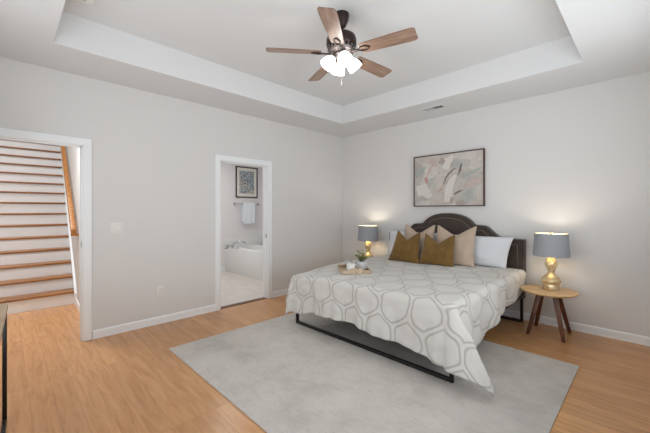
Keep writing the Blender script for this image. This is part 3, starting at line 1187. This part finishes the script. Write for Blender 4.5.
b = bmesh.new()
uvl = b.loops.layers.uv.new('UVMap')
grid, flat = [], []
for j in range(NT_ + 1):
    q_ = j / NT_
    row, fr = [], []
    for i in range(NS + 1):
        p_ = i / NS
        # x in flat coordinates
        tt = DY0 - .5 + q_ * (DY1 - DY0 + .5)
        rf = interp(rightF, max(tt, DY0))
        s = (DX0 - leftF) + p_ * (DX1 + rf - DX0 + leftF)
        ff = interp(footF, s)
        nf = int(NT_ * .30)
        t = DY0 - ff * (1 - j / nf) if j < nf else DY0 + (DY1 - DY0) * (j - nf) / (NT_ - nf)
        fr.append((s, t))
        row.append(b.verts.new(place(s, t, 0)))
    grid.append(row)
    flat.append(fr)
for j in range(NT_):
    for i in range(NS):
        idx = ((j, i), (j, i + 1), (j + 1, i + 1), (j + 1, i))
        fce = b.faces.new([grid[a][c] for a, c in idx])
        for lp, (a, c) in zip(fce.loops, idx):
            lp[uvl].uv = flat[a][c]
me = bpy.data.meshes.new('duvet')
b.to_mesh(me)
b.free()
me.materials.append(M['duvet'])
me.shade_smooth()
dv = bpy.data.objects.new('duvet', me)
COL.objects.link(dv)
sol = dv.modifiers.new('thickness', 'SOLIDIFY')
sol.thickness = .022
sol.offset = -1
tag(dv, 'off-white duvet with beige honeycomb lines hanging over the bed foot', 'duvet')


# ------------------------------------------------------------------ pillows
def pillow_bm(w_, h_, th, notch, seed, n=34, flare=.06, pinch=0.0):
    b = bmesh.new()
    rnd = Vector((seed * 3.1, seed * 1.7, seed))

    def pos(a, c, side):
        x = w_ / 2 * a * (1 - flare * (1 - c * c))
        z = h_ / 2 * c * (1 - flare * (1 - a * a))
        up = (c + 1) / 2
        vee = max(0, 1 - abs(a) / .92) ** 1.15
        z -= notch * vee * up ** 2.2
        x *= (1 - pinch * up) if pinch > 0 else (1 + pinch * (1 - up))
        e = max(0.0, (1 - a ** 4) * (1 - c ** 4)) ** .62
        y = side * th / 2 * e * (1 - .45 * vee * up ** 2 * (notch > 0))
        w1 = mnoise.noise(Vector((a * 1.8, c * 1.8, side * 2)) + rnd) * .018 * e
        return Vector((x, y + side * w1, z + h_ / 2))
    F = [[None] * (n + 1) for _ in range(n + 1)]
    Bk = [[None] * (n + 1) for _ in range(n + 1)]
    for j in range(n + 1):
        for i in range(n + 1):
            a = math.sin((2 * i / n - 1) * PI / 2)
            c = math.sin((2 * j / n - 1) * PI / 2)
            edge = i in (0, n) or j in (0, n)
            F[j][i] = b.verts.new(pos(a, c, -1))
            Bk[j][i] = F[j][i] if edge else b.verts.new(pos(a, c, 1))
    for j in range(n):
        for i in range(n):
            b.faces.new((F[j][i], F[j][i + 1], F[j + 1][i + 1], F[j + 1][i]))
            b.faces.new((Bk[j][i], Bk[j + 1][i], Bk[j + 1][i + 1], Bk[j][i + 1]))
    bmesh.ops.recalc_face_normals(b, faces=b.faces)
    return b


def pillow(name, label, x, y, z, w_, h_, th, notch, mat, rz, lean, seed, group, flare=.06, roll=0, pinch=0.0):
    o = MB().add(pillow_bm(w_, h_, th, notch, seed, flare=flare, pinch=pinch)).build(name, M[mat], smooth=0)
    o.data.shade_smooth()
    o.location = (x, y, z)
    o.rotation_euler = (Matrix.Rotation(math.radians(rz), 4, 'Z') @ Matrix.Rotation(math.radians(-lean), 4, 'X') @ Matrix.Rotation(math.radians(roll), 4, 'Y')).to_euler()
    return tag(o, label, 'pillow', group)


pillow('bed_pillow', 'white bed pillow against the headboard on the right side of the bed', 2.515, -.275, .648, .90, .39, .14, 0, 'white_linen', 0, 15, 1, 'white bed pillows', pinch=-.13, flare=.04)
pillow('bed_pillow', 'white bed pillow mostly hidden behind taupe and olive cushions on the left', 1.615, -.275, .648, .86, .395, .14, 0, 'white_linen', 0, 15, 2, 'white bed pillows', pinch=-.04, flare=.04)
pillow('throw_pillow', 'taupe velvet cushion in front of the visible white pillow', 2.335, -.48, .648, .54, .53, .13, .13, 'taupe', 5, 19, 3, 'taupe velvet cushions', pinch=.06)
pillow('throw_pillow', 'taupe velvet cushion standing behind the left olive cushion', 1.80, -.48, .648, .53, .53, .13, .13, 'taupe', 3, 19, 4, 'taupe velvet cushions', pinch=.14)
pillow('throw_pillow', 'olive velvet cushion leaning on the right taupe cushion', 2.208, -.675, .648, .455, .425, .13, .12, 'olive', 6, 21, 5, 'olive velvet cushions', pinch=.13)
pillow('throw_pillow', 'olive velvet cushion nearest the tray, left of its twin', 1.763, -.72, .648, .45, .445, .13, .12, 'olive', 8, 21, 6, 'olive velvet cushions', pinch=.26, roll=2)

# ------------------------------------------------------------------ side tables and lamps
TZ = .487


def make_table():
    t = thing('side_table', '', 'side table')
    b = MB().lathe([(0, TZ - .026), (.25, TZ - .024), (.259, TZ - .017), (.263, TZ - .008), (.261, TZ - .001), (.256, TZ), (0, TZ)], 72)
    b.build('tabletop', M['top_oak'], t)
    m = MB().box(-.13, .13, -.02, .02, TZ - .05, TZ - .024, bevel=.003).box(-.02, .02, -.13, .13, TZ - .0501, TZ - .0241, bevel=.003)
    m.build('apron', M['walnut'], t)
    for sx in (-1, 1):
        for sy in (-1, 1):
            f = Vector((sx * .16 - .005, sy * .18 + .04, 0))
            p = Vector((sx * .07, sy * .07, TZ - .026))
            dx = Vector((sx, 0, 0))
            dy = Vector((0, sy, 0))
            m = MB()
            wt, wb, d1 = .052, .034, .024
            m.hexa([f - dx * wb / 2 - dy * d1 / 2, f + dx * wb / 2 - dy * d1 / 2, f + dx * wb / 2 + dy * d1 / 2, f - dx * wb / 2 + dy * d1 / 2,
                    p - dx * wt / 2 - dy * d1 / 2, p + dx * wt / 2 - dy * d1 / 2, p + dx * wt / 2 + dy * d1 / 2, p - dx * wt / 2 + dy * d1 / 2])
            bmesh.ops.bevel(m.bm, geom=list(m.bm.edges), offset=.004, segments=2, profile=.5, affect='EDGES')
            m.build('leg', M['walnut'], t)
    return t


def make_lamp():
    t = thing('table_lamp', '', 'table lamp')
    prof = [(0, 0), (.074, 0), (.076, .006), (.076, .054), (.073, .06), (.076, .066), (.091, .084), (.095, .098), (.090, .114), (.071, .138), (.046, .164),
            (.032, .182), (.029, .194), (.034, .208), (.048, .236), (.057, .268), (.058, .284), (.053, .308), (.040, .334), (.033, .354), (.026, .366), (0, .368)]
    MB().lathe(prof, 48).build('base', M['mercury'], t, smooth=60)
    MB().lathe([(0, .362), (.016, .362), (.016, .41), (.012, .42), (0, .42)], 18).build('socket', M['nickel'], t)
    MB().lathe([(0, .415), (.014, .425), (.028, .46), (.03, .48), (.02, .505), (0, .51)], 20).build('light_bulb', M['bulb'], t)
    rb1, rt1, z0, z1 = .172, .155, .367, .613
    sh = MB().lathe([(rb1, z0), (rt1, z1), (rt1 - .003, z1), (rb1 - .003, z0)], 64, close=True).build('lamp_shade', M['shade_out'], t, smooth=60)
    MB().lathe([(rb1 - .0035, z0 + .001), (rt1 - .0035, z1 - .001), (rt1 - .005, z1 - .001), (rb1 - .005, z0 + .001)], 64, close=True).build('shade_lining', M['shade_in'], sh, smooth=60)
    m = MB()
    for k_ in range(3):
        a = 2 * PI * k_ / 3
        m.tube([(.012 * math.cos(a), .012 * math.sin(a), z1 - .03), ((rt1 - .004) * math.cos(a), (rt1 - .004) * math.sin(a), z1 - .012)], .0022, 6)
    m.lathe([(0, z1 - .035), (.014, z1 - .035), (.014, z1 - .02), (.006, z1 - .005), (.009, z1 + .012), (0, z1 + .02)], 14)
    m.tube([(.035, 0, .41), (.05, 0, .49), (.035, 0, .57), (.0, 0, z1 - .03)], .002, 6).tube([(-.035, 0, .41), (-.05, 0, .49), (-.035, 0, .57), (.0, 0, z1 - .03)], .002, 6)
    m.tube([(-.036, 0, .41), (.036, 0, .41)], .003, 6)
    m.build('harp', M['nickel'], t)
    return t


t1 = make_table()
t1.location = (3.352, -.36, 0)
tag(t1, 'round oak side table on splayed walnut legs right of the bed', 'side table', 'bedside tables')
t2 = copy_tree(t1)
t2.location = (.80, -.33, 0)
tag(t2, 'round oak side table mostly hidden behind the bed near the room corner', 'side table', 'bedside tables')
l1 = make_lamp()
l1.location = (3.366, -.31, TZ)
tag(l1, 'gold mercury glass lamp with grey drum shade right of the bed', 'table lamp', 'bedside lamps')
l2 = copy_tree(l1)
l2.location = (.826, -.28, TZ)
tag(l2, 'gold mercury glass lamp with grey shade behind the tray near the room corner', 'table lamp', 'bedside lamps')
for i, L_ in enumerate((l1, l2)):
    pl = bpy.data.lights.new('lamp_light', 'POINT')
    pl.energy = (4.0, 5.2)[i]
    pl.color = (1.0, .975, .93)
    pl.shadow_soft_size = .035
    po = bpy.data.objects.new('lamp_light', pl)
    po.location = (L_.location.x, L_.location.y, TZ + .52)
    COL.objects.link(po)

# ------------------------------------------------------------------ tray and what stands on it
TRZ = ZT + .0123
tr = thing('serving_tray', 'pale wooden serving tray lying on the duvet', 'tray', (1.70, -1.69, TRZ), math.radians(-40))
TWX, TWY = .205, .165
MB().box(-TWX, TWX, -TWY, TWY, 0, .010, bevel=.003).build('tray_base', M['tray'], tr)
MB().box(-TWX, TWX, -TWY, -TWY + .012, .008, .04, bevel=.003).build('long_side', M['tray'], tr)
MB().box(-TWX, TWX, TWY - .012, TWY, .008, .04, bevel=.003).build('long_side', M['tray'], tr)
for s_ in (-1, 1):
    x0 = s_ * (TWX - .006)
    o_ = [(-TWY + .012, .008), (-TWY + .012, .04), (-.07, .04), (-.06, .062), (.06, .062), (.07, .04), (TWY - .012, .04), (TWY - .012, .008)]
    MB().prism(o_, 'x', x0 - .006, x0 + .006, bevel=.002).build('end_handle', M['tray'], tr)
tz = TRZ + .0105


def mug(name, label, x, y, r, h, mat, rz):
    t = thing(name, label, 'mug', (x, y, tz), rz)
    MB().lathe([(0, 0), (r * .8, 0), (r * .95, .008), (r, h * .4), (r, h), (r - .004, h), (r - .005, h * .4), (r * .85, .008), (0, .008)], 32).build('cup', M[mat], t, smooth=50)
    MB().tube([(r - .003, 0, h * .8), (r + .02, 0, h * .78), (r + .03, 0, h * .5), (r + .02, 0, h * .25), (r - .003, 0, h * .2)], .005, 8).build('handle', M[mat], t)
    return t


mug('mug', 'pale grey mug on the left of the serving tray', 1.58, -1.625, .042, .085, 'ceramic', -.7)
mug('mug', 'white mug at the front of the tray beside the plant pot', 1.764, -1.809, .048, .095, 'white_ceramic', 1.0)
pp = thing('potted_plant', 'small green plant in a grey pot on the serving tray', 'plant', (1.778, -1.644, tz))
MB().lathe([(0, 0), (.052, 0), (.058, .01), (.064, .07), (.062, .10), (.056, .105), (.053, .10), (.055, .07), (.05, .012), (0, .012)], 32).build('pot', M['ceramic'], pp, smooth=50)
MB().lathe([(0, .085), (.054, .088), (.054, .092), (0, .096)], 24).build('soil', M['soil'], pp)
rs = random.Random(4)
m = MB()
ml = MB()
for k_ in range(9):
    a = rs.uniform(0, 2 * PI)
    rr = rs.uniform(.02, .075)
    hh = rs.uniform(.14, .235)
    p0 = Vector((.01 * math.cos(a), .01 * math.sin(a), .092))
    p1 = Vector((rr * .4 * math.cos(a) + .01, rr * .4 * math.sin(a), hh * .65 + .03))
    p2 = Vector((rr * math.cos(a) + .02, rr * math.sin(a), hh))
    m.tube([p0, p1, p2], [.0025, .002, .001], 6)
    for q_ in range(6):
        t_ = .35 + .13 * q_
        c = p0.lerp(p1, t_ * 1.4) if t_ < .7 else p1.lerp(p2, (t_ - .7) / .3)
        la = a + rs.uniform(-1.8, 1.8)
        dv_ = Vector((math.cos(la), math.sin(la), rs.uniform(.2, 1.0))).normalized()
        sd_ = dv_.cross(Vector((0, 0, 1))).normalized()
        up_ = sd_.cross(dv_)
        L0 = rs.uniform(.032, .052)
        b = bmesh.new()
        st_ = [(0, .0), (.25, .26), (.5, .34), (.8, .2), (1, 0)]
        cen = [b.verts.new(c + dv_ * L0 * u_ - up_ * L0 * (.12 * u_ * u_)) for u_, _ in st_]
        lf = [b.verts.new(c + dv_ * L0 * u_ + sd_ * L0 * w2 + up_ * L0 * .07) for u_, w2 in st_[1:-1]]
        rt = [b.verts.new(c + dv_ * L0 * u_ - sd_ * L0 * w2 + up_ * L0 * .07) for u_, w2 in st_[1:-1]]
        for S_, fl in ((lf, 0), (rt, 1)):
            ch = [cen[0]] + S_ + [cen[-1]]
            for q2 in range(4):
                vs = [cen[q2], cen[q2 + 1], ch[q2 + 1], ch[q2]]
                vs = [v for i_, v in enumerate(vs) if v not in vs[:i_]]
                if len(vs) > 2:
                    b.faces.new(vs if fl else vs[::-1])
        ml.add(b)
m.build('stem', M['stem'], pp)
ml.build('foliage', M['leaf'], pp)

# ------------------------------------------------------------------ desk whose corner reaches into the picture
dk = thing('desk', 'corner of a pale wood desk with black metal legs at the left edge', 'desk', (1.80 - .008, -4.577 - .215, 0), math.radians(-2.3))
DW, DD = .62, .215
pts = []
for cx_, cy_, a0 in ((DW - .03, DD - .03, 0), (-DW + .03, DD - .03, 90), (-DW + .03, -DD + .03, 180), (DW - .03, -DD + .03, 270)):
    for q_ in range(7):
        a = math.radians(a0 + 15 * q_)
        pts.append((cx_ + .03 * math.cos(a), cy_ + .03 * math.sin(a)))
MB().prism(pts, 'z', .722, .75, bevel=.003).build('tabletop', M['desk'], dk)
for sx in (-1, 1):
    for sy in (-1, 1):
        MB().box(sx * (DW - .03) - .011, sx * (DW - .03) + .011, sy * (DD - .016) - .011, sy * (DD - .016) + .011, 0, .722, bevel=.002).build('leg', M['black_metal'], dk)
    MB().box(sx * (DW - .03) - .0105, sx * (DW - .03) + .0105, -DD + .03, DD - .03, .69, .7215).build('top_rail', M['black_metal'], dk)
for sy in (-1, 1):
    MB().box(-DW + .042, DW - .042, sy * (DD - .016) - .0105, sy * (DD - .016) + .0105, 0, .022, bevel=.002).build('floor_rail', M['black_metal'], dk)
